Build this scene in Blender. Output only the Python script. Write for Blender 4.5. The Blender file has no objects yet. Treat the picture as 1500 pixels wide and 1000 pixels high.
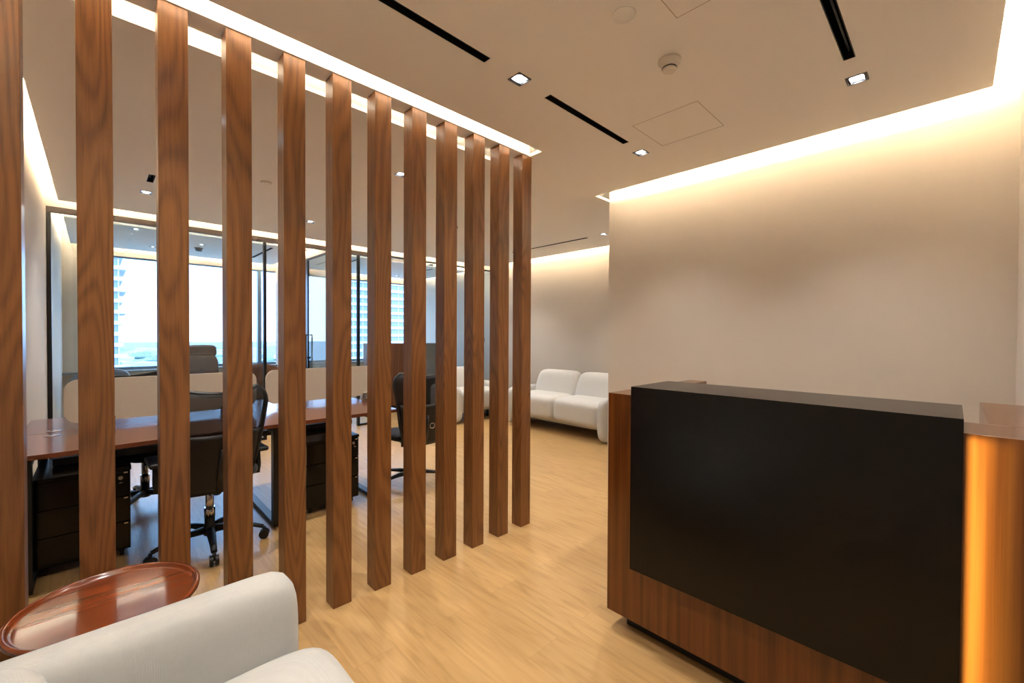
import bpy, bmesh, math, random
from math import sin, cos, pi, radians
from mathutils import Vector, Matrix
random.seed(7)
S = bpy.context.scene
COL = S.collection

# ---------------------------------------------------------------- camera
YAW, PITCH, ROLL, FPX, EYE = radians(45.843), radians(-0.742), radians(0.257), 627.38, 1.35
fw = Vector((cos(YAW)*cos(PITCH), sin(YAW)*cos(PITCH), sin(PITCH)))
rt = Vector((sin(YAW), -cos(YAW), 0)); up = rt.cross(fw)
rt, up = rt*cos(ROLL)+up*sin(ROLL), up*cos(ROLL)-rt*sin(ROLL)
cam_data = bpy.data.cameras.new('camera'); cam = bpy.data.objects.new('camera', cam_data); COL.objects.link(cam)
cam_data.sensor_width = 36; cam_data.sensor_fit = 'HORIZONTAL'; cam_data.lens = FPX/1500*36
cam_data.clip_start = 0.02; cam_data.clip_end = 8000
M3 = Matrix((rt, up, -fw)).transposed()
cam.matrix_world = Matrix.Translation((0, 0, EYE)) @ M3.to_4x4()
S.camera = cam
S.view_settings.view_transform = 'Standard'; S.view_settings.look = 'None'
S.view_settings.gamma = 1; S.view_settings.use_curve_mapping = False
S.view_settings.exposure = 1.75

# ---------------------------------------------------------------- hazy daylight
W = bpy.data.worlds.new('world'); S.world = W; W.use_nodes = True
wn, wl = W.node_tree.nodes, W.node_tree.links
bg = wn['Background']; bg.inputs['Strength'].default_value = 2.6
tc = wn.new('ShaderNodeTexCoord'); sp = wn.new('ShaderNodeSeparateXYZ'); cr = wn.new('ShaderNodeValToRGB')
wl.new(tc.outputs['Generated'], sp.inputs[0]); wl.new(sp.outputs['Z'], cr.inputs[0]); wl.new(cr.outputs[0], bg.inputs['Color'])
cr.color_ramp.elements[0].position = 0.0; cr.color_ramp.elements[0].color = (0.42, 0.60, 0.90, 1)
cr.color_ramp.elements[1].position = 0.5; cr.color_ramp.elements[1].color = (0.34, 0.58, 1.0, 1)

# ---------------------------------------------------------------- lamps the room has, plus one added fill strip in the lobby
WARM = (1.0, 0.82, 0.62); NEUTRAL = (1.0, 0.955, 0.90)
def area(name, loc, direction, sx, sy, power, color=WARM, along=None, spread=None):
    l = bpy.data.lights.new(name, 'AREA'); l.shape = 'RECTANGLE'; l.size = sx; l.size_y = sy
    l.energy = power; l.color = color
    if spread: l.spread = spread
    o = bpy.data.objects.new(name, l); COL.objects.link(o)
    z = -Vector(direction).normalized(); x = Vector(along).normalized(); y = z.cross(x).normalized(); x = y.cross(z)
    o.matrix_world = Matrix.Translation(loc) @ Matrix((x, y, z)).transposed().to_4x4()
    return o
def spot(name, loc, power, color=NEUTRAL, angle=95, blend=0.9, r=0.03):
    l = bpy.data.lights.new(name, 'SPOT'); l.energy = power; l.color = color
    l.spot_size = radians(angle); l.spot_blend = blend; l.shadow_soft_size = r
    o = bpy.data.objects.new(name, l); o.location = loc; COL.objects.link(o); return o
HC, HU = 2.62, 2.82          # dropped ceiling, slab above it
COVE = 3.2                  # watts per metre of hidden led strip
def cove(name, a, b, direction, k=1.0, color=WARM):
    a, b = Vector(a), Vector(b); L = (b-a).length
    area(name, (a+b)/2, direction, L, 0.012, COVE*L*k, color, (b-a))
cove('cove_lobby_back', (3.17, -0.12, 2.66), (3.17, 2.26, 2.66), (.35, 0, 1), 2.2)
cove('cove_lobby_right', (-0.3, -0.06, 2.66), (3.2, -0.06, 2.66), (0, -.35, 1), 1.6)
cove('added_fill_lobby_left', (-0.22, -0.1, 2.66), (-0.22, 1.9, 2.66), (-.35, 0, 1), 1.3)  # added out-of-view strip, bounces extra light off the left wall to the ceiling
cove('cove_slot_near', (-0.33, 1.965, 2.66), (2.17, 1.965, 2.66), (0, .6, 1), .75, (1, .88, .72))
cove('cove_slot_far', (-0.33, 2.385, 2.66), (2.10, 2.385, 2.66), (0, -.6, 1), .6, (1, .88, .72))
cove('cove_open_left', (-0.22, 2.5, 2.66), (-0.22, 5.9, 2.66), (-.35, 0, 1), 1.0)
cove('cove_open_glass', (-0.2, 5.85, 2.66), (5.1, 5.85, 2.66), (0, .35, 1), 1.3)
cove('cove_open_far', (5.07, 2.35, 2.66), (5.07, 5.85, 2.66), (.35, 0, 1), 1.9)
cove('cove_office_front', (-0.1, 6.83, 2.66), (5.2, 6.83, 2.66), (0, -.35, 1), 1.0, NEUTRAL)
cove('cove_office_window', (-0.1, 8.52, 2.66), (5.2, 8.52, 2.66), (0, .35, 1), 1.2)
cove('cove_office_left', (-0.20, 6.75, 2.66), (-0.20, 8.5, 2.66), (-.35, 0, 1), 1.0)
cove('cove_office_middle', (2.24, 6.75, 2.66), (2.24, 8.5, 2.66), (.35, 0, 1), 1.2)
cove('cove_office_right', (5.24, 6.75, 2.66), (5.24, 8.5, 2.66), (.35, 0, 1), 1.2)

# ---------------------------------------------------------------- materials
def rgb(r, g, b):
    f = lambda c: (c/255/12.92) if c/255 <= .04045 else ((c/255+.055)/1.055)**2.4
    return (f(r), f(g), f(b), 1)
def mat(name, color, rough=.5, metal=0, spec=.5, emit=None, estr=1, coat=0, sheen=0):
    m = bpy.data.materials.new(name); m.use_nodes = True; p = m.node_tree.nodes['Principled BSDF']
    p.inputs['Base Color'].default_value = color; p.inputs['Roughness'].default_value = rough
    p.inputs['Metallic'].default_value = metal; p.inputs['Specular IOR Level'].default_value = spec
    p.inputs['Coat Weight'].default_value = coat; p.inputs['Coat Roughness'].default_value = .08
    p.inputs['Sheen Weight'].default_value = sheen
    if emit: p.inputs['Emission Color'].default_value = emit; p.inputs['Emission Strength'].default_value = estr
    return m
def tex_setup(m, scale, rnd=False, rot=(0, 0, 0), coord='Object'):
    n, l = m.node_tree.nodes, m.node_tree.links
    t = n.new('ShaderNodeTexCoord'); mp = n.new('ShaderNodeMapping')
    mp.inputs['Scale'].default_value = scale; mp.inputs['Rotation'].default_value = rot
    src = t.outputs[coord]
    if rnd:
        oi = n.new('ShaderNodeObjectInfo'); mu = n.new('ShaderNodeMath'); mu.operation = 'MULTIPLY'; mu.inputs[1].default_value = 37
        ad = n.new('ShaderNodeVectorMath'); ad.operation = 'ADD'
        l.new(oi.outputs['Random'], mu.inputs[0]); l.new(src, ad.inputs[0]); l.new(mu.outputs[0], ad.inputs[1]); src = ad.outputs[0]
    l.new(src, mp.inputs['Vector']); return mp.outputs[0]
def ramp(m, fac, stops):
    n = m.node_tree.nodes.new('ShaderNodeValToRGB'); e = n.color_ramp.elements
    while len(e) < len(stops): e.new(0.5)
    for k, (p, c) in enumerate(stops): e[k].position = p; e[k].color = c
    m.node_tree.links.new(fac, n.inputs[0]); return n.outputs[0]
def noise(m, vec, scale, detail=3, rough=.5, dist=0):
    n = m.node_tree.nodes.new('ShaderNodeTexNoise'); n.inputs['Scale'].default_value = scale
    n.inputs['Detail'].default_value = detail; n.inputs['Roughness'].default_value = rough; n.inputs['Distortion'].default_value = dist
    m.node_tree.links.new(vec, n.inputs['Vector']); return n.outputs['Fac']
def math_(m, op, a, b=None, c=None):
    n = m.node_tree.nodes.new('ShaderNodeMath'); n.operation = op
    for k, v in enumerate((a, b, c)):
        if v is None: continue
        if isinstance(v, (int, float)): n.inputs[k].default_value = v
        else: m.node_tree.links.new(v, n.inputs[k])
    return n.outputs[0]
def mixc(m, fac, a, b, mode='MIX'):
    n = m.node_tree.nodes.new('ShaderNodeMix'); n.data_type = 'RGBA'; n.blend_type = mode
    for idx, v in ((0, fac), (6, a), (7, b)):
        if isinstance(v, (int, float, tuple)): n.inputs[idx].default_value = v
        else: m.node_tree.links.new(v, n.inputs[idx])
    return n.outputs[2]
def bump(m, h, strength=.2, dist=.002):
    n = m.node_tree.nodes.new('ShaderNodeBump'); n.inputs['Strength'].default_value = strength; n.inputs['Distance'].default_value = dist
    m.node_tree.links.new(h, n.inputs['Height']); m.node_tree.links.new(n.outputs[0], m.node_tree.nodes['Principled BSDF'].inputs['Normal'])
def setc(m, c): m.node_tree.links.new(c, m.node_tree.nodes['Principled BSDF'].inputs['Base Color'])

def wood(name, dark, mid, light, scale, rings=11, rough=.35, rnd=True, fine=(60, 60, 2.0), ringamt=1.0, coat=0, bmp=.15):
    m = mat(name, mid, rough, coat=coat)
    v = tex_setup(m, scale, rnd)
    n1 = noise(m, v, 1.0, 1.0, .4)
    r = math_(m, 'SINE', math_(m, 'MULTIPLY', n1, rings*6.2832)); r = math_(m, 'MULTIPLY_ADD', r, .5, .5)
    v2 = tex_setup(m, fine, rnd); f = noise(m, v2, 1.0, 4, .65)
    t = math_(m, 'ADD', math_(m, 'MULTIPLY', math_(m, 'POWER', r, 1.6), .42*ringamt), math_(m, 'MULTIPLY', f, .75))
    c = ramp(m, t, [(.30, light), (.58, mid), (.92, dark)])
    setc(m, c)
    if bmp: bump(m, math_(m, 'MULTIPLY', t, -1), bmp, .001)
    return m
MOAK = wood('oak_stained', rgb(66, 39, 17), rgb(112, 70, 34), rgb(130, 86, 45), (7, 7, .85), 15, .34, fine=(170, 170, 6), ringamt=.62)
MSAP = wood('sapele_veneer', rgb(58, 27, 7), rgb(88, 45, 13), rgb(108, 60, 20), (9, 9, .35), 6, .22, rnd=True, fine=(45, 45, .7), ringamt=.45, coat=.25, bmp=0)
MTOP = wood('walnut_laminate', rgb(84, 44, 29), rgb(108, 60, 40), rgb(126, 74, 50), (.4, 9, 9), 5, .16, rnd=False, fine=(.8, 45, 45), ringamt=.4, coat=.2, bmp=0)
MCHERRY = wood('cherry_polished', rgb(90, 39, 16), rgb(106, 48, 21), rgb(118, 57, 27), (.5, 8, 8), 3, .18, rnd=False, fine=(1.2, 40, 40), ringamt=.15, coat=.6, bmp=0)
MBROWNWOOD = wood('brown_cabinet_wood', rgb(84, 48, 26), rgb(112, 68, 40), rgb(130, 82, 50), (6, 6, .4), 5, .4, fine=(50, 50, 1), ringamt=.5, bmp=0)

def floor_mat():
    m = mat('oak_floor', rgb(205, 165, 112), .30, spec=.4)
    n, l = m.node_tree.nodes, m.node_tree.links
    v = tex_setup(m, (1, 1, 1), rot=(0, 0, radians(90)))
    b = n.new('ShaderNodeTexBrick'); l.new(v, b.inputs['Vector'])
    b.inputs['Scale'].default_value = 1; b.inputs['Brick Width'].default_value = 1.22; b.inputs['Row Height'].default_value = .185
    b.inputs['Mortar Size'].default_value = .0009; b.inputs['Mortar Smooth'].default_value = .2; b.offset = .37; b.offset_frequency = 2
    b.inputs['Color1'].default_value = (0, 0, 0, 1); b.inputs['Color2'].default_value = (1, 1, 1, 1); b.inputs['Mortar'].default_value = (.5, .5, .5, 1)
    # per plank shift of the grain
    sh = n.new('ShaderNodeVectorMath'); sh.operation = 'MULTIPLY_ADD'; l.new(b.outputs['Color'], sh.inputs[0]); sh.inputs[1].default_value = (7, 13, 0)
    v2 = tex_setup(m, (4.2, .55, 1)); l.new(v2, sh.inputs[2])
    n1 = noise(m, sh.outputs[0], 1.6, 2.5, .5, .3)
    r = math_(m, 'MULTIPLY_ADD', math_(m, 'SINE', math_(m, 'MULTIPLY', n1, 58)), .5, .5)
    sh2 = n.new('ShaderNodeVectorMath'); sh2.operation = 'MULTIPLY_ADD'; l.new(b.outputs['Color'], sh2.inputs[0]); sh2.inputs[1].default_value = (3, 5, 0)
    v3 = tex_setup(m, (26, 1.8, 1)); l.new(v3, sh2.inputs[2])
    f = noise(m, sh2.outputs[0], 1.5, 5, .65, .2)
    t = math_(m, 'ADD', math_(m, 'MULTIPLY', math_(m, 'POWER', r, 2.5), .15), math_(m, 'MULTIPLY', f, .9))
    c = ramp(m, t, [(.25, rgb(190, 156, 106)), (.55, rgb(179, 144, 95)), (.98, rgb(142, 108, 64))])
    tone = ramp(m, b.outputs['Color'], [(0, (.93, .92, .90, 1)), (1, (1.05, 1.05, 1.05, 1))])
    c = mixc(m, 1.0, c, tone, 'MULTIPLY')
    c = mixc(m, math_(m, 'MULTIPLY', b.outputs['Fac'], .35), c, rgb(120, 86, 50))
    setc(m, c); return m
MFLOOR = floor_mat()

def plaster(name, c):
    m = mat(name, c, .75, spec=.25); v = tex_setup(m, (1, 1, 1)); h = noise(m, v, 220, 2); bump(m, h, .06, .001)
    n = noise(m, v, .9, 2); setc(m, mixc(m, n, c, tuple(x*.97 for x in c[:3])+(1,))); return m
MWALL = plaster('painted_wall', rgb(200, 191, 179)); MCEIL = plaster('painted_ceiling', rgb(248, 244, 236))

def fabric(name, a, b, scale=900, bs=.35, rough=.9):
    m = mat(name, a, rough, spec=.2, sheen=.25); v = tex_setup(m, (1, 1, 1))
    n = m.node_tree.nodes; l = m.node_tree.links
    w1 = n.new('ShaderNodeTexWave'); w1.bands_direction = 'X'; w1.inputs['Scale'].default_value = scale/6.2832; w1.inputs['Distortion'].default_value = 1.2
    w2 = n.new('ShaderNodeTexWave'); w2.bands_direction = 'Z'; w2.inputs['Scale'].default_value = scale/6.2832; w2.inputs['Distortion'].default_value = 1.2
    l.new(v, w1.inputs['Vector']); l.new(v, w2.inputs['Vector'])
    h = math_(m, 'ADD', w1.outputs['Fac'], w2.outputs['Fac']); nn = noise(m, v, 60, 4, .6)
    setc(m, mixc(m, math_(m, 'MULTIPLY_ADD', h, .2, math_(m, 'MULTIPLY', nn, .5)), b, a)); bump(m, math_(m, 'ADD', h, nn), bs, .0006); return m
MLINEN = fabric('linen_offwhite', rgb(192, 193, 190), rgb(176, 176, 172))
MSOFA = fabric('boucle_white', rgb(214, 214, 211), rgb(196, 195, 191), 500)
MSCREEN = fabric('felt_beige', rgb(206, 196, 180), rgb(190, 180, 164), 1200, .2)
MSEAT = fabric('black_seat_fabric', rgb(20, 20, 22), rgb(12, 12, 14), 900, .3)
MLEATHER = mat('taupe_leather', rgb(90, 76, 72), .42); MLEATHERB = mat('brown_leather', rgb(120, 80, 58), .42)
MBLACK = mat('black_powdercoat', rgb(14, 14, 15), .38); MBLKGLOSS = mat('black_laminate', rgb(6, 7, 8), .14, spec=.3)
MBLKFRAME = mat('black_anodised', rgb(20, 22, 24), .35, metal=.3); MHEADER = mat('bronze_header', rgb(44, 32, 27), .45)
MBLKPANEL = mat('black_matt_panel', rgb(7, 6, 5), .26, spec=.3)
MPLAST = mat('black_nylon', rgb(15, 15, 17), .42); MWHITEP = mat('white_plastic', rgb(224, 214, 200), .45)
MCHROME = mat('chrome', rgb(205, 205, 208), .15, metal=1); MALU = mat('blue_grey_aluminium', rgb(120, 138, 152), .35, metal=.6)
MDARK = mat('dark_recess', rgb(12, 12, 12), .5); MGREYM = mat('grey_metal', rgb(120, 120, 122), .3, metal=.8)
MREFL = mat('brushed_reflector', rgb(110, 108, 106), .3, metal=.9)
MLAMP = mat('lamp_lens', (1, 1, 1, 1), .3, emit=(.90, .96, 1, 1), estr=9)
MSILL = mat('grey_sill', rgb(120, 124, 126), .5); MGREYPANEL = mat('grey_laminate', rgb(112, 102, 94), .4)
MCURT = fabric('curtain_white', rgb(215, 220, 226), rgb(200, 206, 214), 400, .2)
def glass_mat(name, tint, ior=1.5):
    m = bpy.data.materials.new(name); m.use_nodes = True; n, l = m.node_tree.nodes, m.node_tree.links; n.clear()
    o = n.new('ShaderNodeOutputMaterial'); mx = n.new('ShaderNodeMixShader'); t = n.new('ShaderNodeBsdfTransparent'); g = n.new('ShaderNodeBsdfGlossy')
    f = n.new('ShaderNodeFresnel'); f.inputs['IOR'].default_value = ior
    t.inputs['Color'].default_value = tint; g.inputs['Roughness'].default_value = 0.0
    ge = n.new('ShaderNodeNewGeometry'); iv = n.new('ShaderNodeMath'); iv.operation = 'SUBTRACT'; iv.inputs[0].default_value = 1
    mu = n.new('ShaderNodeMath'); mu.operation = 'MULTIPLY'; m2 = n.new('ShaderNodeMath'); m2.operation = 'MULTIPLY'; m2.inputs[1].default_value = 1.8; m2.use_clamp = True
    l.new(ge.outputs['Backfacing'], iv.inputs[1]); l.new(f.outputs[0], m2.inputs[0]); l.new(m2.outputs[0], mu.inputs[0]); l.new(iv.outputs[0], mu.inputs[1])
    l.new(mu.outputs[0], mx.inputs[0]); l.new(t.outputs[0], mx.inputs[1]); l.new(g.outputs[0], mx.inputs[2]); l.new(mx.outputs[0], o.inputs[0]); return m
MGLASS = glass_mat('partition_glass', (.90, .965, .985, 1)); MWGLASS = glass_mat('window_glass', (.92, .96, .98, 1), 1.3)
def mesh_fabric():
    m = bpy.data.materials.new('chair_mesh'); m.use_nodes = True; n, l = m.node_tree.nodes, m.node_tree.links
    p = n['Principled BSDF']; p.inputs['Base Color'].default_value = rgb(20, 20, 24); p.inputs['Roughness'].default_value = .6
    t = n.new('ShaderNodeBsdfTransparent'); mx = n.new('ShaderNodeMixShader'); mx.inputs[0].default_value = .62
    l.new(t.outputs[0], mx.inputs[1]); l.new(p.outputs[0], mx.inputs[2]); l.new(mx.outputs[0], n['Material Output'].inputs[0]); return m
MMESH = mesh_fabric()
MCONC = mat('pale_concrete', rgb(206, 202, 196), .8); MGROUND = mat('pale_ground', rgb(142, 148, 144), .9)
MROOF = mat('grey_roof', rgb(160, 160, 160), .8); MTREE = mat('tree_green', rgb(104, 120, 104), .9)
MBWIN = mat('pale_blue_glazing', rgb(132, 142, 165), .4)

# ---------------------------------------------------------------- mesh helpers
class MB:
    def __init__(s): s.b = bmesh.new()
    def box(s, x0, x1, y0, y1, z0, z1, bev=0, seg=2, rot=None):
        r = bmesh.ops.create_cube(s.b, size=1)
        vs = r['verts']
        for v in vs: v.co = Vector(((x0+x1)/2+v.co.x*(x1-x0), (y0+y1)/2+v.co.y*(y1-y0), (z0+z1)/2+v.co.z*(z1-z0)))
        if bev:
            es = list({e for v in vs for e in v.link_edges})
            r2 = bmesh.ops.bevel(s.b, geom=es, offset=bev, segments=seg, profile=.5, affect='EDGES')
            vs = list({v for f in r2['faces'] for v in f.verts} | {v for v in vs if v.is_valid})
        if rot: bmesh.ops.transform(s.b, matrix=rot, verts=vs)
        return s
    def cyl(s, p, r, h, seg=24, r2=None, axis='Z', smooth=True):
        res = bmesh.ops.create_cone(s.b, cap_ends=True, segments=seg, radius1=r, radius2=r if r2 is None else r2, depth=h)
        m = Matrix.Translation(p)
        if axis == 'X': m = m @ Matrix.Rotation(pi/2, 4, 'Y')
        if axis == 'Y': m = m @ Matrix.Rotation(-pi/2, 4, 'X')
        bmesh.ops.transform(s.b, matrix=m, verts=res['verts'])
        if smooth:
            for f in {f for v in res['verts'] for f in v.link_faces}:
                if len(f.verts) == 4: f.smooth = True
        return s
    def tube(s, pts, r, seg=10, closed=False, ry=None):
        pts = [Vector(p) for p in pts]; n = len(pts); rings = []; prev = None
        for k, p in enumerate(pts):
            a = pts[(k-1) % n] if (closed or k > 0) else p; b = pts[(k+1) % n] if (closed or k < n-1) else p
            t = (b-a).normalized()
            if prev is None:
                q = Vector((0, 0, 1)) if abs(t.z) < .9 else Vector((0, 1, 0)); u = t.cross(q).normalized()
            else: u = (prev - t*prev.dot(t)).normalized()
            prev = u; w = t.cross(u)
            rr = r[k] if isinstance(r, (list, tuple)) else r; r2 = rr if ry is None else (ry[k] if isinstance(ry, (list, tuple)) else ry)
            rings.append([s.b.verts.new(p+u*rr*cos(2*pi*j/seg)+w*r2*sin(2*pi*j/seg)) for j in range(seg)])
        for k in range(n if closed else n-1):
            A, B = rings[k], rings[(k+1) % n]
            for j in range(seg):
                f = s.b.faces.new((A[j], A[(j+1) % seg], B[(j+1) % seg], B[j])); f.smooth = True
        if not closed: s.b.faces.new(rings[0][::-1]); s.b.faces.new(rings[-1])
        return s
    def lathe(s, prof, seg=48, c=(0, 0, 0)):
        rings = []
        for r, z in prof: rings.append([s.b.verts.new((c[0]+r*cos(2*pi*j/seg), c[1]+r*sin(2*pi*j/seg), c[2]+z)) for j in range(seg)] if r > 1e-6 else [s.b.verts.new((c[0], c[1], c[2]+z))])
        for A, B in zip(rings, rings[1:]):
            for j in range(seg):
                q = [A[j % len(A)], A[(j+1) % len(A)], B[(j+1) % len(B)], B[j % len(B)]]
                q = list(dict.fromkeys(q))
                if len(q) > 2:
                    f = s.b.faces.new(q); f.smooth = True
        return s
    def pillow(s, c, size, n=(5, 5, 3), res=12, fn=None):
        """superellipsoid cushion; n = exponents"""
        b = bmesh.new(); bmesh.ops.create_cube(b, size=2)
        bmesh.ops.subdivide_edges(b, edges=b.edges[:], cuts=res, use_grid_fill=True)
        for v in b.verts:
            p = v.co; lo, hi = .1, 3.
            for _ in range(24):
                t = (lo+hi)/2; val = sum(abs(p[i]*t)**n[i] for i in range(3))
                if val > 1: hi = t
                else: lo = t
            v.co = Vector((p.x*lo*size[0]/2, p.y*lo*size[1]/2, p.z*lo*size[2]/2))
            if fn: v.co = Vector(fn(v.co))
            v.co += Vector(c)
        for f in b.faces: f.smooth = True
        me = bpy.data.meshes.new('t'); b.to_mesh(me); b.free(); s.b.from_mesh(me); bpy.data.meshes.remove(me)
        return s
    def grid(s, f, nu, nv, thick=0):
        """surface f(u,v), u,v in 0..1, optional thickness along +Y"""
        def layer(d): return [[s.b.verts.new(Vector(f(i/nu, j/nv))+Vector((0, d, 0))) for i in range(nu+1)] for j in range(nv+1)]
        A = layer(0)
        for j in range(nv):
            for i in range(nu):
                q = s.b.faces.new((A[j][i], A[j][i+1], A[j+1][i+1], A[j+1][i])); q.smooth = True
        if thick:
            B = layer(thick)
            for j in range(nv):
                for i in range(nu):
                    q = s.b.faces.new((B[j][i], B[j+1][i], B[j+1][i+1], B[j][i+1])); q.smooth = True
            for j in range(nv):
                s.b.faces.new((A[j][0], A[j+1][0], B[j+1][0], B[j][0])); s.b.faces.new((A[j][nu], B[j][nu], B[j+1][nu], A[j+1][nu]))
            for i in range(nu):
                s.b.faces.new((A[0][i], B[0][i], B[0][i+1], A[0][i+1])); s.b.faces.new((A[nv][i], A[nv][i+1], B[nv][i+1], B[nv][i]))
        return s
    def build(s, name, m, parent=None, loc=(0, 0, 0), rz=0, kind=None):
        me = bpy.data.meshes.new(name); bmesh.ops.recalc_face_normals(s.b, faces=s.b.faces[:]); s.b.to_mesh(me); s.b.free()
        me.materials.append(m); o = bpy.data.objects.new(name, me); COL.objects.link(o); o.location = loc; o.rotation_euler.z = rz
        if parent: o.parent = parent
        if kind: o['kind'] = kind
        return o
def tag(o, label, cat, group=None, kind=None):
    o['label'] = label; o['category'] = cat
    if group: o['group'] = group
    if kind: o['kind'] = kind
    return o
def thing(name, label, cat, loc=(0, 0, 0), rz=0, group=None):
    o = bpy.data.objects.new(name, None); COL.objects.link(o); o.location = loc; o.rotation_euler.z = rz; o.empty_display_size = .1
    return tag(o, label, cat, group)
def copy_tree(o, parent=None):
    c = o.copy(); COL.objects.link(c)
    if parent: c.parent = parent
    for ch in list(o.children): copy_tree(ch, c)
    return c
def struct(name, m, *boxes, bev=0):
    b = MB()
    for x in boxes: b.box(*x, bev=bev)
    return b.build(name, m, kind='structure')

# ---------------------------------------------------------------- room shell
XL, XR, YR, XB, YB, YG, YW = -.345, 5.395, -.234, 3.49, 2.28, 6.17, 8.85
struct('floor', MFLOOR, (XL-.1, XR+.1, YR-.1, YW+.1, -.05, 0))
struct('wall_left', MWALL, (XL-.1, XL, YR-.1, YW+.1, 0, HU))
struct('wall_right', MWALL, (XL, XB, YR-.1, YR, 0, HU))
struct('wall_back', MWALL, (XB, XR+.1, YR-.1, YB, 0, HU))
struct('wall_far', MWALL, (XR, XR+.1, YB, YW+.1, 0, HU))
struct('wall_partition', MWALL, (2.40, 2.50, YG+.0, YW-.06, 0, HU))
struct('wall_bulkhead', MWALL, (XL, 2.40, YG-.02, YG+.02, 2.597, HU), (2.50, XR, YG-.02, YG+.02, 2.597, HU), (2.40, 2.50, YG-.02, YG, 2.597, HU))
struct('wall_window_side', MWALL, (XL, XR, YW, YW+.15, 0, .80), (XL, XR, YW, YW+.15, 2.535, HU), (XL, -.041, YW, YW+.15, .80, 2.535))

SLOT_W = .045
slots = [  # x0,x1,y0,y1,label
    (.42, 1.304, 1.491, 1.536, 'black linear slot in lobby ceiling nearest the timber posts, ending before the first downlight'),
    (1.722, 2.507, 1.491, 1.536, 'black linear slot in lobby ceiling between the two downlights near the posts'),
    (1.55, 2.475, .322, .367, 'wide black linear slot in lobby ceiling pointing at the downlight near the right wall'),
    (.307, .352, 4.46, 4.69, 'short black linear slot in open office ceiling nearest the left wall'),
    (4.53, 4.575, 3.30, 4.69, 'black linear slot in ceiling in front of the white sofa wall'),
    (1.83, 1.875, 6.95, 8.05, 'black linear slot in glazed office ceiling beside the open glass door'),
    (3.14, 3.185, 6.95, 8.0, 'black linear slot in second glazed office ceiling behind the dark mullion'),
    (4.60, 4.645, 6.95, 8.0, 'black linear slot in second glazed office ceiling near its pale side wall')]
dls = [  # x,y,watt,label
    (1.511, 1.511, 1, 'square recessed downlight in lobby ceiling between the two slots by the posts'),
    (2.709, 1.52, 1, 'small square recessed downlight at the far end of the second lobby slot'),
    (2.69, .345, 1, 'square recessed downlight nearest the right wall, past the wide slot'),
    (.22, .345, 1, 'square recessed downlight in lobby ceiling above the armchair'),
    (1.34, .345, 1, 'square recessed downlight at the near end of the wide lobby slot'),
    (.21, 1.511, 1, 'square recessed downlight in lobby ceiling above the round table'),
    (.329, 5.05, 1.1, 'square recessed downlight over the desks nearest the left wall'),
    (1.735, 5.04, 1.1, 'square recessed downlight over the desk row before the glass partition'),
    (3.13, 5.0, 1.1, 'square recessed downlight before the glass, third from left wall'),
    (4.55, 5.04, 1.1, 'square recessed downlight above the two seater sofa corner'),
    (.329, 3.05, 1.1, 'square recessed downlight behind the posts nearest the left wall'),
    (1.735, 3.05, 1.1, 'square recessed downlight behind the posts above the task chair'),
    (3.13, 3.05, 1.1, 'square recessed downlight in passage beyond the last timber post'),
    (4.54, 3.05, 1.1, 'square recessed downlight above the white sofa, beside the lobby wall corner'),
    (.354, 6.90, .5, 'recessed downlight in glazed office ceiling near the left wall'),
    (.60, 8.12, .5, 'recessed downlight in glazed office ceiling close to the window, left part'),
    (1.08, 7.42, .5, 'recessed downlight in glazed office ceiling beside the detector'),
    (1.852, 8.3, .5, 'recessed downlight in glazed office ceiling past the slot by the window'),
    (3.16, 8.28, .5, 'recessed downlight in second glazed office ceiling near the window tower view'),
    (4.62, 8.28, .5, 'recessed downlight in second glazed office ceiling near its side wall')]
DS = .043
def ceiling_slab():
    rects = [(-.252, 3.255, -.124, 1.99), (2.13, 2.213, 2.216, 2.35), (2.213, 3.255, 1.99, 2.28), (2.213, 5.155, 2.28, 2.35), (-.252, 5.155, 2.35, 5.93),
             (-.25, 2.30, 6.75, 8.61), (2.60, 5.30, 6.75, 8.61)]
    holes = [s[:4] for s in slots] + [(d[0]-DS, d[0]+DS, d[1]-DS, d[1]+DS) for d in dls]
    xs = sorted({v for r in rects+holes for v in r[:2]}); ys = sorted({v for r in rects+holes for v in r[2:]})
    def inside(x, y): return any(r[0] < x < r[1] and r[2] < y < r[3] for r in rects) and not any(h[0] < x < h[1] and h[2] < y < h[3] for h in holes)
    nx, ny = len(xs)-1, len(ys)-1
    occ = [[inside((xs[i]+xs[i+1])/2, (ys[j]+ys[j+1])/2) for j in range(ny)] for i in range(nx)]
    b = bmesh.new(); cache = {}
    z0, z1 = HC, HC+.022
    def V(i, j, k):
        if (i, j, k) not in cache: cache[(i, j, k)] = b.verts.new((xs[i], ys[j], (z0, z1)[k]))
        return cache[(i, j, k)]
    o = lambda i, j: 0 <= i < nx and 0 <= j < ny and occ[i][j]
    for i in range(nx):
        for j in range(ny):
            if not occ[i][j]: continue
            b.faces.new((V(i, j, 0), V(i, j+1, 0), V(i+1, j+1, 0), V(i+1, j, 0))); b.faces.new((V(i, j, 1), V(i+1, j, 1), V(i+1, j+1, 1), V(i, j+1, 1)))
            for (di, dj, a, c) in ((-1, 0, (i, j), (i, j+1)), (1, 0, (i+1, j+1), (i+1, j)), (0, -1, (i+1, j), (i, j)), (0, 1, (i, j+1), (i+1, j+1))):
                if not o(i+di, j+dj): b.faces.new((V(*a, 0), V(*a, 1), V(*c, 1), V(*c, 0)))
    m = MB(); m.b.free(); m.b = b
    # slab above
    m.box(XL-.1, XR+.1, YR-.1, YW+.15, HU, HU+.05)
    return m
cs = ceiling_slab()
# timber posts hang from this dropped beam
cs.box(XL, 2.205, 2.100, 2.216, HC+.001, HU)
cs.build('ceiling', MCEIL, kind='structure')

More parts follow.
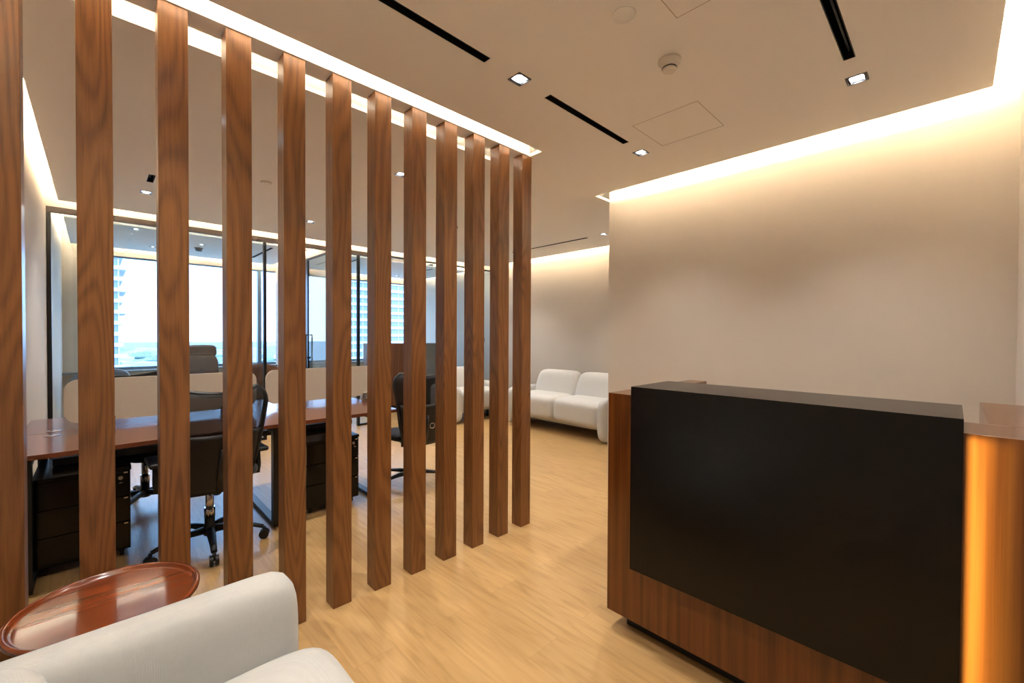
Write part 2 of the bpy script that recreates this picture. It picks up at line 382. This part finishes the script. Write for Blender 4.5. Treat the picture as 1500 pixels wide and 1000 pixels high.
for n, (x0, x1, y0, y1, lab) in enumerate(slots):
    t = thing('slot_diffuser', lab, 'air vent', ((x0+x1)/2, (y0+y1)/2, HC), group='black linear ceiling slots')
    w, h = (x1-x0)/2, (y1-y0)/2; e = .0015
    MB().box(-w+e, -w+.004, -h+e, h-e, 0, .09).box(w-.004, w-e, -h+e, h-e, 0, .09).box(-w+.004, w-.004, -h+e, -h+.004, 0, .09).box(-w+.004, w-.004, h-.004, h-e, 0, .09).box(-w+e, w-e, -h+e, h-e, .09, .094).build('channel', MDARK, t)
    if w > h: MB().box(-w+.006, w-.006, -.004, .004, .03, .06).build('blade', MBLACK, t)
    else: MB().box(-.004, .004, -h+.006, h-.006, .03, .06).build('blade', MBLACK, t)
def make_downlight():
    t = thing('downlight', dls[0][3], 'downlight', group='square recessed downlights')
    s, i = DS-.0015, DS-.007
    MB().box(-s, -i, -s, s, -.003, .02).box(i, s, -s, s, -.003, .02).box(-i, i, -s, -i, -.003, .02).box(-i, i, i, s, -.003, .02).build('frame', MGREYM, t)
    b = MB(); b.lathe([(.0312, .012), (.0345, .001)], 32)
    b.box(-i, -.0345, -i, i, .001, .004).box(.0345, i, -i, i, .001, .004).box(-.0345, .0345, -i, -.028, .001, .004).box(-.0345, .0345, .028, i, .001, .004)
    b.build('reflector', MREFL, t)
    MB().lathe([(0, .004), (.022, .005), (.031, .008), (.031, .030), (0, .030)], 32).build('lens', MLAMP, t)
    return t
dl0 = make_downlight()
for k, (x, y, w, lab) in enumerate(dls):
    o = dl0 if k == 0 else copy_tree(dl0)
    o.location = (x, y, HC); o['label'] = lab
    spot('downlight_lamp', (x, y, HC-.006), 22*w, NEUTRAL, 104, .95)

# other ceiling fittings
t = thing('smoke_detector', 'round cream smoke detector with dark slots on the lobby ceiling', 'smoke detector', (1.90, .925, HC))
MB().lathe([(0, 0), (.050, 0), (.050, -.010), (.046, -.014), (.040, -.016), (.036, -.034), (.030, -.034)], 40).build('base', MWHITEP, t)
MB().lathe([(0, -.0341), (.0318, -.0341), (.0318, -.0385), (0, -.0385)], 32).build('sensing_slots', MDARK, t)
MB().lathe([(0, -.0386), (.031, -.0386), (.030, -.046), (.022, -.052), (0, -.054)], 40).build('cap', MWHITEP, t)
tag(MB().lathe([(0, 0), (.046, 0), (.044, -.004), (0, -.005)], 40).build('ceiling_cover_plate', MCEIL, None, (1.504, .922, HC)), 'flat round blank cover plate on the lobby ceiling', 'cover plate')
def hatch(x0, x1, y0, y1, lab):
    w, h = (x1-x0)/2, (y1-y0)/2; t = .0022
    t_ = thing('access_hatch', lab, 'access hatch', ((x0+x1)/2, (y0+y1)/2, HC), group='flush ceiling access hatches')
    MB().box(-w, -w+t, -h, h, -.001, 0).box(w-t, w, -h, h, -.001, 0).box(-w+t, w-t, -h, -h+t, -.001, 0).box(-w+t, w-t, h-t, h, -.001, 0).build('frame', MTRIMS, t_)
MTRIMS = mat('hatch_line', rgb(176, 158, 136), .7)
hatch(2.33, 2.715, .975, 1.365, 'faint square access hatch outline in lobby ceiling beside the small downlight')
hatch(1.28, 1.67, .40, .784, 'faint square access hatch outline at the top of the photo near the wide slot')
def sensor(x, y, lab, r=.03, h=.012, m=None):
    tag(MB().lathe([(0, 0), (r, 0), (r*.9, -h*.6), (r*.6, -h), (0, -h)], 28).build('ceiling_sensor', m or MWHITEP, None, (x, y, HC)), lab, 'sensor', 'small ceiling sensors')
sensor(1.024, 4.004, 'small white disc sensor on open office ceiling above the desks', .045, .012)
sensor(3.012, 4.045, 'small dark sensor on open office ceiling left of the last posts', .022, .03, MGREYM)
t = thing('smoke_detector', 'grey smoke detector on glazed office ceiling above the executive chair', 'smoke detector', (1.087, 7.727, HC))
MB().lathe([(0, 0), (.055, 0), (.055, -.012), (.042, -.016), (.042, -.045), (.03, -.052), (0, -.053)], 32).build('base', MGREYM, t)

# ---------------------------------------------------------------- timber posts
xs_right = [2.235-.2188*k for k in range(12)]
names = ['last', 'second from last', 'third from last', 'fourth from last', 'fifth from last', 'sixth from last', 'seventh from last',
         'fifth', 'fourth', 'third', 'second', 'first']
plab = ['free end of the screen, beside the white sofa view', 'next to the end post of the screen', 'third in from the free end of the screen', 'in front of the passage, fourth in from the free end',
        'in front of the far task chair, fifth in from the free end', 'left of the far task chair, sixth in from the free end', 'whose foot stands beside the armchair front, with drawers behind it',
        'partly hidden by the front corner of the armchair', 'rising behind the armchair arm, in front of the near task chair', 'with the round table edge at its foot',
        'in front of the near drawer pedestal, behind the round table', 'leftmost, at the left edge of the photo beside the wall']
PW = .093
post0 = MB().box(-PW/2, PW/2, -PW/2, PW/2, 0, HC+.0, bev=.002, seg=2).build('timber_post', MOAK)
for k, xr in enumerate(xs_right):
    o = post0 if k == 0 else post0.copy()
    if k: COL.objects.link(o)
    o.location = (xr-PW/2, 2.108+PW/2, 0)
    if k % 2: o.rotation_euler.z = pi
    tag(o, 'brown oak post, '+plab[k], 'post', 'oak posts of the room divider')

# ---------------------------------------------------------------- reception desk
t = thing('reception_desk', 'reddish wood reception desk with a big black front panel', 'reception desk', (1.70, .44, 0))
X0, Y0 = 1.70, .44
def bx(b, x0, x1, y0, y1, z0, z1, bev=.0015): return b.box(x0-X0, x1-X0, y0-Y0, y1-Y0, z0, z1, bev)
bx(MB(), 1.70, 1.93, YR+.003, 1.108, .085, 1.09).build('front_body', MSAP, t)
bx(MB(), 1.9305, 2.57, 1.005, 1.108, .085, 1.09).build('side_panel', MSAP, t)
bx(MB(), 1.9305, 2.57, YR+.003, -.078, .085, 1.09).build('side_panel', MSAP, t)
bx(MB(), 1.9305, 2.56, -.077, 1.004, .70, .735).build('work_surface', MSAP, t)
bx(MB(), 1.78, 2.50, -.2, 1.05, .002, .085, 0).build('plinth', MDARK, t)
p = MB(); prof = [(1.640, .352), (1.662, .352), (1.662, 1.100), (1.985, 1.100), (1.985, 1.136), (1.640, 1.136)]
A = [p.b.verts.new((x-X0, -.0225-Y0, z)) for x, z in prof]; B = [p.b.verts.new((x-X0, .957-Y0, z)) for x, z in prof]
p.b.faces.new(A); p.b.faces.new(B[::-1])
for k in range(6): p.b.faces.new((A[k], B[k], B[(k+1) % 6], A[(k+1) % 6]))
p = p.build('black_panel', MBLKPANEL, t)
for y in (.05, .85): b = MB(); bx(b, 1.6625, 1.6995, y, y+.02, .5, 1.0, 0); b.build('standoff', MDARK, t)
# led channel behind the right edge of the black panel
b = MB(); bx(b, 1.6625, 1.672, .006, .014, .37, 1.08, 0); b.build('led_channel', MGREYM, t)
area('desk_edge_led', (1.666, .004, .72), (.55, -1, 0), .72, .004, .36, (1.0, 1.0, .62), (0, 0, 1), radians(38))

# ---------------------------------------------------------------- round side table
t = thing('side_table', 'round polished reddish wood side table with a raised rim, beside the armchair', 'side table', (.027, 1.862, 0))
MB().lathe([(0, .478), (.205, .478), (.222, .484), (.2315, .492), (.2315, .503), (.228, .506), (.221, .506), (.217, .502), (.214, .494), (.206, .4925), (0, .4925)], 96).build('tabletop', MCHERRY, t)
MB().lathe([(0, .477), (.03, .477), (.022, .45), (.02, .03), (.03, .021), (0, .021)], 32).build('pedestal', MBLACK, t)
MB().lathe([(0, .02), (.14, .02), (.15, .012), (.15, .001), (0, .001)], 64).build('base', MBLACK, t)

# ---------------------------------------------------------------- armchair
t = thing('armchair', 'off-white linen armchair in the near left corner, beside the round table', 'armchair', (.06, 1.12, 0))
def soft(b, x0, x1, y0, y1, z0, z1, r, n=None): return b.box(x0-.06, x1-.06, y0-1.12, y1-1.12, z0, z1, r, 7)
def arm_fn(v, sgn):
    # upright arm whose top rolls slightly outwards
    x, y, z = v; k = max(0, z/.56)
    return (x, y + sgn*.035*k*k, z)
for sgn, yc in ((1, 1.43), (-1, .80)):
    MB().pillow((.06-.06, yc-1.12, .34), (.77, .15, .56), (14, 3.2, 7), 16, lambda v, s=sgn: arm_fn(v, s)).build('arm', MLINEN, t)
MB().pillow((-.185-.06, 1.115-1.12, .385), (.25, .50, .62), (3.5, 6, 6), 16).build('backrest', MLINEN, t)
MB().pillow((.20-.06, 1.115-1.12, .335), (.62, .50, .20), (6, 7, 3.4), 16, lambda v: (v.x, v.y, v.z+.012*cos(v.x*3)*cos(v.y*4))).build('seat_cushion', MLINEN, t)
MB().pillow((.04-.06, 1.115-1.12, .15), (.70, .48, .16), (10, 10, 8), 8).build('seat_base', MLINEN, t)
for sx in (-.26, .36):
    for sy in (.84, 1.39): MB().cyl((sx-.06, sy-1.12, .04), .014, .08, 16).build('leg', MBLACK, t)

# ---------------------------------------------------------------- workstation bench
t = thing('desk_bench', 'long back to back bench desk with wood laminate tops behind the posts', 'desk', (.735, 3.86, 0))
DX0, DX1 = XL+.012, 1.80
OX, OY = .735, 3.86
def tops(y0, y1, x0, x1): MB().box(x0-OX, x1-OX, y0-OY, y1-OY, .715, .74, .0015).build('desktop', MTOP, t)
XM = (DX0+DX1)/2
for (y0, y1) in ((3.205, 3.857), (3.863, 4.52)):
    for (x0, x1) in ((DX0, XM-.001), (XM+.001, DX1)): tops(y0, y1, x0, x1)
for x in (DX0+.04, .885, DX1-.17):
    b = MB().box(x-OX, x+.05-OX, -.56, .56, .66, .713, .002)
    b.box(x-OX, x+.05-OX, -.56, -.50, .0, .66, .002).box(x-OX, x+.05-OX, .50, .56, .0, .66, .002).box(x-OX, x+.05-OX, -.50, .50, .0, .03, .002)
    b.build('leg_frame', MBLACK, t)
MB().box(DX0+.14-OX, DX1-.16-OX, -.12, .12, .56, .60, 0).build('cable_tray', MBLACK, t)
for y in (-.10, .072):
    MB().lathe([(0, 0), (.034, 0), (.032, .0025), (.02, .003), (0, .003)], 28, (-.194-OX, y, .7402)).build('cable_grommet', MCHROME, t)
    MB().lathe([(0, 0), (.034, 0), (.032, .0025), (.02, .003), (0, .003)], 28, (1.25-OX, y, .7402)).build('cable_grommet', MCHROME, t)
def screen(x0, x1, lab):
    t = thing('desk_screen', lab, 'desk divider', ((x0+x1)/2, 3.94, .741), group='beige fabric desk dividers')
    w, z0, z1, r = (x1-x0)/2, .035, .315, .07
    pts = []
    for cx, cz, a0 in ((w-r, z1-r, 0), (-w+r, z1-r, 90), (-w+r, z0+r, 180), (w-r, z0+r, 270)):
        for k in range(9): a = radians(a0+k*11.25); pts.append((cx+r*cos(a), cz+r*sin(a)))
    b = MB(); A = [b.b.verts.new((x, -.0125, z)) for x, z in pts]; B = [b.b.verts.new((x, .0125, z)) for x, z in pts]
    b.b.faces.new(A); b.b.faces.new(B[::-1])
    for k in range(len(pts)): b.b.faces.new((A[k], B[k], B[(k+1) % len(pts)], A[(k+1) % len(pts)]))
    b.build('panel', MSCREEN, t)
    for sx in (-w*.6, w*.6): MB().box(sx-.025, sx+.025, -.018, .018, 0, .06, .002).build('clamp', MCHROME, t)
screen(-.15, .93, 'beige fabric desk divider with rounded corners, left one nearest the wall')
screen(1.00, 2.06-.0, 'beige fabric desk divider with rounded corners, right one nearest the passage')

def pedestal(x, y, rz, lab):
    t = thing('drawer_pedestal', lab, 'drawer unit', (x, y, 0), rz, 'black under-desk drawer pedestals')
    w, d = .20, .25
    MB().box(-w, w, -d, d, .05, .53, .002).build('body', MBLKGLOSS, t)
    MB().box(-w-.004, w+.004, -d-.022, d+.004, .5305, .552, .002).build('top_panel', MBLKGLOSS, t)
    for z0, z1 in ((.378, .526), (.225, .374), (.056, .221)):
        f = MB().box(-w+.001, w-.001, -d-.019, -d-.0005, z0, z1, .0015).build('drawer', MBLKGLOSS, t)
        MB().box(w-.03, w-.012, -d-.024, -d-.0195, z1-.012, z1-.004, .001).build('pull', MCHROME, f)
    k = MB().cyl((w-.045, -d-.022, .49), .011, .006, 20, axis='Y').build('lock', MCHROME, t)
    MB().box(w-.0465, w-.0435, -d-.046, -d-.0255, .482, .498, .0005).lathe([(.009, -.001), (.011, -.001), (.011, .001), (.009, .001), (.009, -.001)], 16, (w-.045, -d-.05, .468)).build('key', MCHROME, k)
    for cx in (-w+.04, w-.04):
        for cy in (-d+.04, d-.04): MB().cyl((cx, cy, .024), .022, .018, 16, axis='X').box(cx-.012, cx+.012, cy-.012, cy+.012, .03, .0495).build('castor', MPLAST, t)
    return t
pedestal(-.055, 3.735, 0, 'black drawer pedestal with a key in its lock, under the desk nearest the left wall')
pedestal(1.315, 3.60, 0, 'black drawer pedestal under the right part of the desk, in front of the passage')

# ---------------------------------------------------------------- task chairs
def make_task_chair(lab):
    t = thing('task_chair', lab, 'office chair', group='black mesh task chairs')
    MB().lathe([(0, .075), (.032, .075), (.04, .09), (.038, .125), (.028, .14), (.028, .20), (0, .20)], 24).build('base_hub', MPLAST, t)
    for k in range(5):
        a = radians(119+72*k); d = Vector((cos(a), sin(a), 0))
        pts = [d*.025+Vector((0, 0, .108)), d*.12+Vector((0, 0, .112)), d*.24+Vector((0, 0, .098)), d*.30+Vector((0, 0, .078))]
        l = MB().tube(pts, [.026, .024, .018, .016], 10, ry=[.024, .018, .013, .012]).build('leg', MPLAST, t)
        c = d*.305; s = Vector((-d.y, d.x, 0)); b = MB()
        for sg in (-1, 1):
            r = bmesh.ops.create_cone(b.b, cap_ends=True, segments=20, radius1=.029, radius2=.029, depth=.018)
            m = Matrix.Translation(c+s*.014*sg+Vector((0, 0, .030))) @ Matrix.Rotation(a, 4, 'Z') @ Matrix.Rotation(pi/2, 4, 'X')
            bmesh.ops.transform(b.b, matrix=m, verts=r['verts'])
        b.tube([c+Vector((0, 0, .028)), c+Vector((0, 0, .078))], .010, 10); b.build('castor', MPLAST, l)
    MB().cyl((0, 0, .29), .022, .20, 20).cyl((0, 0, .22), .030, .06, 20).build('gas_column', MCHROME, t)
    MB().box(-.10, .10, -.13, .11, .385, .425, .012).tube([(0, -.10, .40), (0, -.20, .405), (0, -.255, .44), (0, -.27, .52)], [.035, .03, .026, .022], 12).build('tilt_mechanism', MPLAST, t)
    MB().pillow((0, .02, .463), (.50, .48, .075), (4, 4, 3), 10, lambda v: (v.x, v.y, v.z-.9*max(0, v.y-.12)**2*4+.25*v.x*v.x)).build('seat', MSEAT, t)
    # back shell: shield outline, flared top corners
    prof = [(0, .165), (.12, .165), (.30, .195), (.5, .215), (.7, .235), (.85, .252), (.94, .245), (1.0, .20)]
    def W(v):
        for (a, wa), (b_, wb) in zip(prof, prof[1:]):
            if v <= b_: return wa+(wb-wa)*(v-a)/(b_-a)
        return prof[-1][1]
    def P(u, v, off=0):
        w = W(v); x = (2*u-1)*w; q = (2*u-1)
        z = .42+.58*v + .03*q*q*(v**3)
        y = -.255-.045*sin(v*pi*.9)-.06*v*v + .075*q*q*(.5+.5*v)
        return (x, y+off, z)
    MB().grid(lambda u, v: P(u, v, -.012), 14, 20, .004).build('mesh_back', MMESH, t)
    rim = [P(0, j/20) for j in range(21)] + [P(i/14, 1) for i in range(1, 14)] + [P(1, 1-j/20) for j in range(21)] + [P(1-i/14, 0) for i in range(1, 14)]
    MB().tube(rim, .012, 8, closed=True, ry=.016).build('back_frame', MPLAST, t)
    MB().grid(lambda u, v: P(.5+(u-.5)*.97, .0+v*.60, -.032), 12, 12, .012).build('lumbar_shell', MPLAST, t)
    b = MB(); b.tube([P(.5, 0, -.02), P(.5, .25, -.045), P(.5, .45, -.05)], [.03, .024, .014], 10, ry=[.014, .014, .01]); b.build('back_spine', MPLAST, t)
    for s in (-1, 1):
        a = MB().tube([(s*.20, -.02, .43), (s*.27, -.03, .43), (s*.268, -.03, .47), (s*.268, -.02, .575)], [.016, .018, .018, .016], 10).build('armrest', MPLAST, t)
        MB().box(s*.268-.04, s*.268+.04, -.13, .12, .578, .606, .012, 4).build('arm_pad', MPLAST, a)
    return t
c0 = make_task_chair('black mesh task chair facing the near desk, seen from behind through the left posts')
c0.location = (.515, 3.30, 0); c0.rotation_euler.z = radians(2)
c = copy_tree(c0); c.location = (2.045, 3.42, 0); c.rotation_euler.z = radians(-8); c['label'] = 'black mesh task chair with silver back ring, at the passage end of the desk'
ring = [(.022*cos(a)+.05, -.338, .585+.022*sin(a)) for a in [2*pi*k/24 for k in range(24)]]
MB().tube(ring, .0045, 6, closed=True).build('back_ring', MCHROME, c)
c = copy_tree(c0); c.location = (.27, 4.42, 0); c.rotation_euler.z = radians(196); c['label'] = 'black task chair on the window side of the bench desk, glimpsed under the desktop'

# ---------------------------------------------------------------- white sofas
def make_sofa(name, lab, loc, rz, n, L, dep=.86, grp='white boucle sofas'):
    """front faces local -Y, length along X"""
    t = thing(name, lab, 'sofa', loc, rz, grp)
    sw = (L-.20)/n
    MB().pillow((0, .08, .19), (L-.24, dep-.22, .16), (12, 8, 5), 10).build('seat_frame', MSOFA, t)
    for k in range(n):
        cx = -L/2+.10+sw*(k+.5)
        MB().pillow((cx, -.06, .335), (sw+.006, dep-.16, .34), (8, 5, 5.5), 14).build('seat_cushion', MSOFA, t)
        MB().pillow((cx, dep/2-.19, .60), (sw+.004, .24, .45), (8, 3.2, 6), 14, lambda v: (v.x*(1-.09*max(0, v.z)/.22), v.y+.30*v.z, v.z)).build('back_cushion', MSOFA, t)
    for s in (-1, 1):
        MB().pillow((s*(L/2-.07), -.01, .29), (.14, dep-.02, .57), (3.2, 5, 6), 12, lambda v, s=s: (v.x+s*.02*(v.z/.27)**2, v.y, v.z)).build('arm', MSOFA, t)
    for sx in (-L/2+.2, L/2-.2):
        for sy in (-.14, .28): MB().cyl((sx, sy, .06), .02, .119, 16).build('leg', MBLACK, t)
    return t
make_sofa('sofa', 'long white sofa with two seat cushions against the far wall', (4.91, 3.875, 0), radians(-90), 2, 1.78)
make_sofa('sofa', 'white two seater sofa with its back to the glass partition, in the far corner', (4.42, 5.60, 0), 0, 1, 1.02, .80)

# ---------------------------------------------------------------- glass partition
t = thing('glass_partition', 'black framed full height glass partition closing off the window side offices', 'glass partition', (1.0, YG, 0))
def gp(b, x0, x1, y0, y1, z0, z1, bev=0): return b.box(x0-1.0, x1-1.0, y0-YG, y1-YG, z0, z1, bev)
gp(MB(), XL+.001, 3.28, YG-.018, YG+.018, 2.538, 2.596, .001).build('header', MHEADER, t)
gp(MB(), 3.281, XR-.001, YG-.015, YG+.015, 2.572, 2.596, .001).build('header', MBLKFRAME, t)
for x in (XL+.018, 1.556, 2.80, 3.66):
    gp(MB(), x-.016, x+.016, YG-.025, YG+.025, .0, 2.5375, .001).build('mullion', MBLKFRAME, t)
for x0, x1 in ((XL+.035, 1.539), (2.817, 3.28)):
    gp(MB(), x0, x1, YG-.006, YG+.006, .03, 2.5375).build('glass_pane', MGLASS, t)
    gp(MB(), x0, x1, YG-.02, YG+.02, 0, .029).build('bottom_rail', MBLKFRAME, t)
gp(MB(), 3.70, XR-.003, YG-.006, YG+.006, .03, 2.5715).build('glass_pane', MGLASS, t)
gp(MB(), 3.677, XR-.003, YG-.02, YG+.02, 0, .029).build('bottom_rail', MBLKFRAME, t)
gp(MB(), 2.505, 2.783, YG-.006, YG+.006, .03, 2.5375).build('glass_pane', MGLASS, t)
# open door leaf
t = thing('glass_door', 'black framed glass door standing open into the left office', 'door', (2.365, YG+.05, 0))
fr = .022
b = MB().box(-.014, .014, 0, fr, .012, 2.528).box(-.014, .014, .77-fr, .86, .012, 2.535).box(-.014, .014, fr, .77-fr, 2.505, 2.528).box(-.014, .014, fr, .77-fr, .012, .04)
b.build('door_frame', MBLKFRAME, t); MB().box(-.004, .004, fr, .77-fr, .04, 2.504).build('glass_pane', MGLASS, t)
h = MB()
for s in (-1, 1):
    h.box(s*.05-.008, s*.05+.008, .71, .726, .72, 1.36)
    for z in (.72, 1.345): h.box(min(s*.008, s*.042), max(s*.008, s*.042), .71, .726, z, z+.015)
h.build('handle', MBLKFRAME, t)
MB().cyl((-.02, .74, 1.0), .016, .02, 16, axis='X').cyl((.02, .74, 1.0), .016, .02, 16, axis='X').build('lock', MBLKFRAME, t)

# ---------------------------------------------------------------- windows
def window(n, x0, x1, mull):
    b = MB().box(x0, x1, YW+.02, YW+.09, .80, .845).box(x0, x1, YW+.02, YW+.09, 2.515, 2.535)
    for x in mull: b.box(x-.03, x+.03, YW+.0, YW+.10, .845, 2.515)
    o = b.build('window_%d' % n, MALU, kind='structure')
    MB().box(x0, x1, YW+.05, YW+.058, .845, 2.515).build('window_pane', MWGLASS, o)
window(1, -.04, 2.45, (-.01, 2.15))
window(2, 2.451, XR, (2.50, XR-.03))
struct('trim_1', MSILL, (XL, 2.398, YW-.16, YW-.002, .77, .80), (2.502, XR, YW-.16, YW-.002, .77, .80))
portal = []
for x0, x1 in ((-.04, 2.40), (2.50, XR)):
    o = area('window_portal', ((x0+x1)/2, YW+.04, 1.67), (0, -1, 0), x1-x0, 1.66, 1, (1, 1, 1), (1, 0, 0)); o.data.cycles.is_portal = True

# ---------------------------------------------------------------- inside the glazed offices
def exec_chair(x, y, rz, lab, m, z0=0):
    t = thing('executive_chair', lab, 'office chair', (x, y, 0), rz, 'leather office chairs')
    for k in range(5):
        a = radians(90+72*k); d = Vector((cos(a), sin(a), 0))
        l = MB().tube([d*.02+Vector((0, 0, .10)), d*.30+Vector((0, 0, .075))], [.024, .014], 8).build('leg', MCHROME, t)
        MB().cyl(tuple(d*.30+Vector((0, 0, .028))), .027, .03, 16, axis='X').build('castor', MPLAST, l)
    MB().cyl((0, 0, .25), .025, .32, 16).build('gas_column', MCHROME, t)
    MB().pillow((0, 0, .46), (.52, .50, .11), (5, 5, 3), 8).build('seat', m, t)
    MB().pillow((0, -.25, .78), (.43, .08, .58), (5, 2.6, 5), 10, lambda v: (v.x*(1-.12*v.z), v.y-.12*v.z+.25*v.x*v.x, v.z)).build('backrest', m, t)
    MB().pillow((0, -.305, 1.115), (.39, .10, .18), (4.5, 2.6, 4), 10, lambda v: (v.x*(1-.25*v.z), v.y-.1*v.z+.25*v.x*v.x, v.z)).build('headrest', m, t)
    for s in (-1, 1): MB().tube([(s*.24, -.2, .62), (s*.29, -.1, .66), (s*.29, .12, .66), (s*.25, .16, .48)], .016, 8).build('armrest', MCHROME, t)
exec_chair(1.075, 7.25, radians(180), 'taupe leather executive chair with a high headrest behind the glass', MLEATHER)
def visitor_chair(x, y, rz, lab, m, top=.9):
    t = thing('visitor_chair', lab, 'chair', (x, y, 0), rz, 'low backed visitor chairs')
    MB().pillow((0, 0, .43), (.50, .50, .12), (5, 5, 3), 8).build('seat', m, t)
    MB().grid(lambda u, v: ((.27+.02*v)*sin((u-.5)*3.4), -.24*cos((u-.5)*3.0)-.03*v, .40+(top-.40)*v*(1-.35*abs(2*u-1)**2.2)), 16, 8, .03).build('backrest', m, t)
    for sx in (-.2, .2):
        for sy in (-.2, .2): MB().tube([(sx*.8, sy*.8, .39), (sx*1.1, sy*1.1, 0.004)], [.014, .010], 8).build('leg', MBLACK, t)
visitor_chair(.02, 7.45, radians(165), 'low dark visitor chair behind the left desk divider, below the window', mat('grey_upholstery', rgb(96, 104, 116), .6), .90)
visitor_chair(1.86, 7.15, radians(205), 'brown curved shell chair beside the dark mullion behind the glass', MLEATHERB, .91)
def cabinet(x0, x1, y0, y1, z1, m, lab):
    t = thing('storage_cabinet', lab, 'cabinet', ((x0+x1)/2, (y0+y1)/2, 0)); w, h = (x1-x0)/2, (y1-y0)/2
    MB().box(-w, w, -h, h, .06, z1, .002).build('body', m, t); MB().box(-w+.03, w-.03, -h+.03, h-.03, 0, .059).build('plinth', MDARK, t)
    for s in (-1, 1):
        f = MB().box(min(s*.001, s*(w-.002)), max(s*.001, s*(w-.002)), -h-.018, -h-.001, .07, z1-.01, .0015).build('door', m, t)
        MB().box(s*.03-.005, s*.03+.005, -h-.03, -h-.0185, z1*.5, z1*.5+.14).build('handle', MBLACK, f)
cabinet(3.52, 4.12, 7.15, 7.55, 1.205, MBROWNWOOD, 'chest high brown wood cabinet in the right glazed office')
cabinet(4.13, 4.85, 7.15, 7.55, 1.20, MGREYPANEL, 'chest high grey cabinet beside the brown one, behind the glass')
tag(MB().box(-.004, 0, -.04, .04, -.045, .045, .001).build('wall_switch', MBLACK, None, (XR-.0005, 6.36, 1.27)), 'small black switch on the pale side wall behind the glass', 'switch')
# ---------------------------------------------------------------- city outside
GZ = -75
tag(MB().box(-2500, 3500, 20, 5500, GZ-1, GZ).build('city_ground', MGROUND), 'flat pale hazy ground of the city beyond the windows', 'ground', kind='structure')
def tower(x0, x1, y0, y1, z1, lab, nb):
    t = thing('tower_block', lab, 'building', ((x0+x1)/2, (y0+y1)/2, GZ)); w, h, H = (x1-x0)/2, (y1-y0)/2, z1-GZ
    MB().box(-w, w, -h, h, 0, H).build('body', MBWIN, t)
    b = MB()
    k = 0
    while k*3.3 < H:
        b.box(-w-1.0-(.8 if k % 2 else 0), w+1.0+(.8 if k % 2 else 0), -h-1.2, h+1.2, k*3.3, k*3.3+1.15); k += 1
    b.build('balcony_bands', MCONC, t)
    b = MB(); n = int(2*w/4)
    for i in range(n+1):
        x = -w+i*2*w/n; b.box(x-.15, x+.15, -h-.25, -h+.1, 0, H)
    b.build('mullions', MCONC, t)
tower(70, 104, 178, 200, 70, 'white banded residential tower filling the window behind the right hand posts', 10)
tower(-16, 4.9, 175, 195, 70, 'white tower block edge with stepped balconies at the left window', 10)
base = MB().box(-.5, .5, -.5, .5, 0, 1).box(-.3, .1, -.2, .2, 1, 1.12).build('distant_building', MCONC)
gl = 'small pale flat roofed building in the hazy city far below the windows'
rb = base; n = 0
protos = [base]
b2 = MB().box(-.5, .5, -.5, .1, 0, 1).box(-.5, -.05, .1, .5, 0, .7).box(.1, .3, -.3, -.1, 1, 1.15).build('distant_building', MROOF); protos.append(b2)
b3 = MB().lathe([(0, 1.0), (.28, .92), (.46, .7), (.5, .45), (.36, .2), (0, .1)], 10).build('distant_tree_clump', MTREE)
placed = []
def free(x, y, r):
    if 60 < x < 116 and 140 < y < 245 or -42 < x < 26 and 145 < y < 225: return False
    if any((x-a)**2+(y-b)**2 < (r+c)**2 for a, b, c in placed): return False
    placed.append((x, y, r)); return True
n = tries = 0
while n < 250 and tries < 20000:
    tries += 1
    d = 175+2600*random.random()**1.7; a = random.uniform(-.05, .72)
    if .28 < a < .46 and random.random() < .6: continue
    x, y = d*sin(a), d*cos(a); sc = random.uniform(10, 24)*(1+d/1400)
    if not free(x, y, sc*.74): continue
    pr = protos[n % 2]
    o = pr if n < 2 else pr.copy()
    if n >= 2: COL.objects.link(o)
    hh = random.uniform(6, 16) if random.random() < .94 else random.uniform(22, 40)
    o.location = (x, y, GZ); o.scale = (sc, sc*random.uniform(.6, 1.0), hh); o.rotation_euler.z = random.choice((.3, .3, 1.1))
    tag(o, gl, 'building', 'distant city buildings'); n += 1
n = tries = 0
while n < 120 and tries < 20000:
    tries += 1
    d = 175+1800*random.random()**1.6; a = random.uniform(-.05, .72); s = random.uniform(9, 22)*(1+d/1500)
    x, y = d*sin(a), d*cos(a)
    if not free(x, y, s*.8): continue
    o = b3 if n == 0 else b3.copy()
    if n: COL.objects.link(o)
    o.location = (x, y, GZ-.5); o.scale = (s*1.5, s, random.uniform(7, 12)); n += 1
    tag(o, 'rounded clump of trees between the distant city buildings', 'trees', 'distant tree clumps')
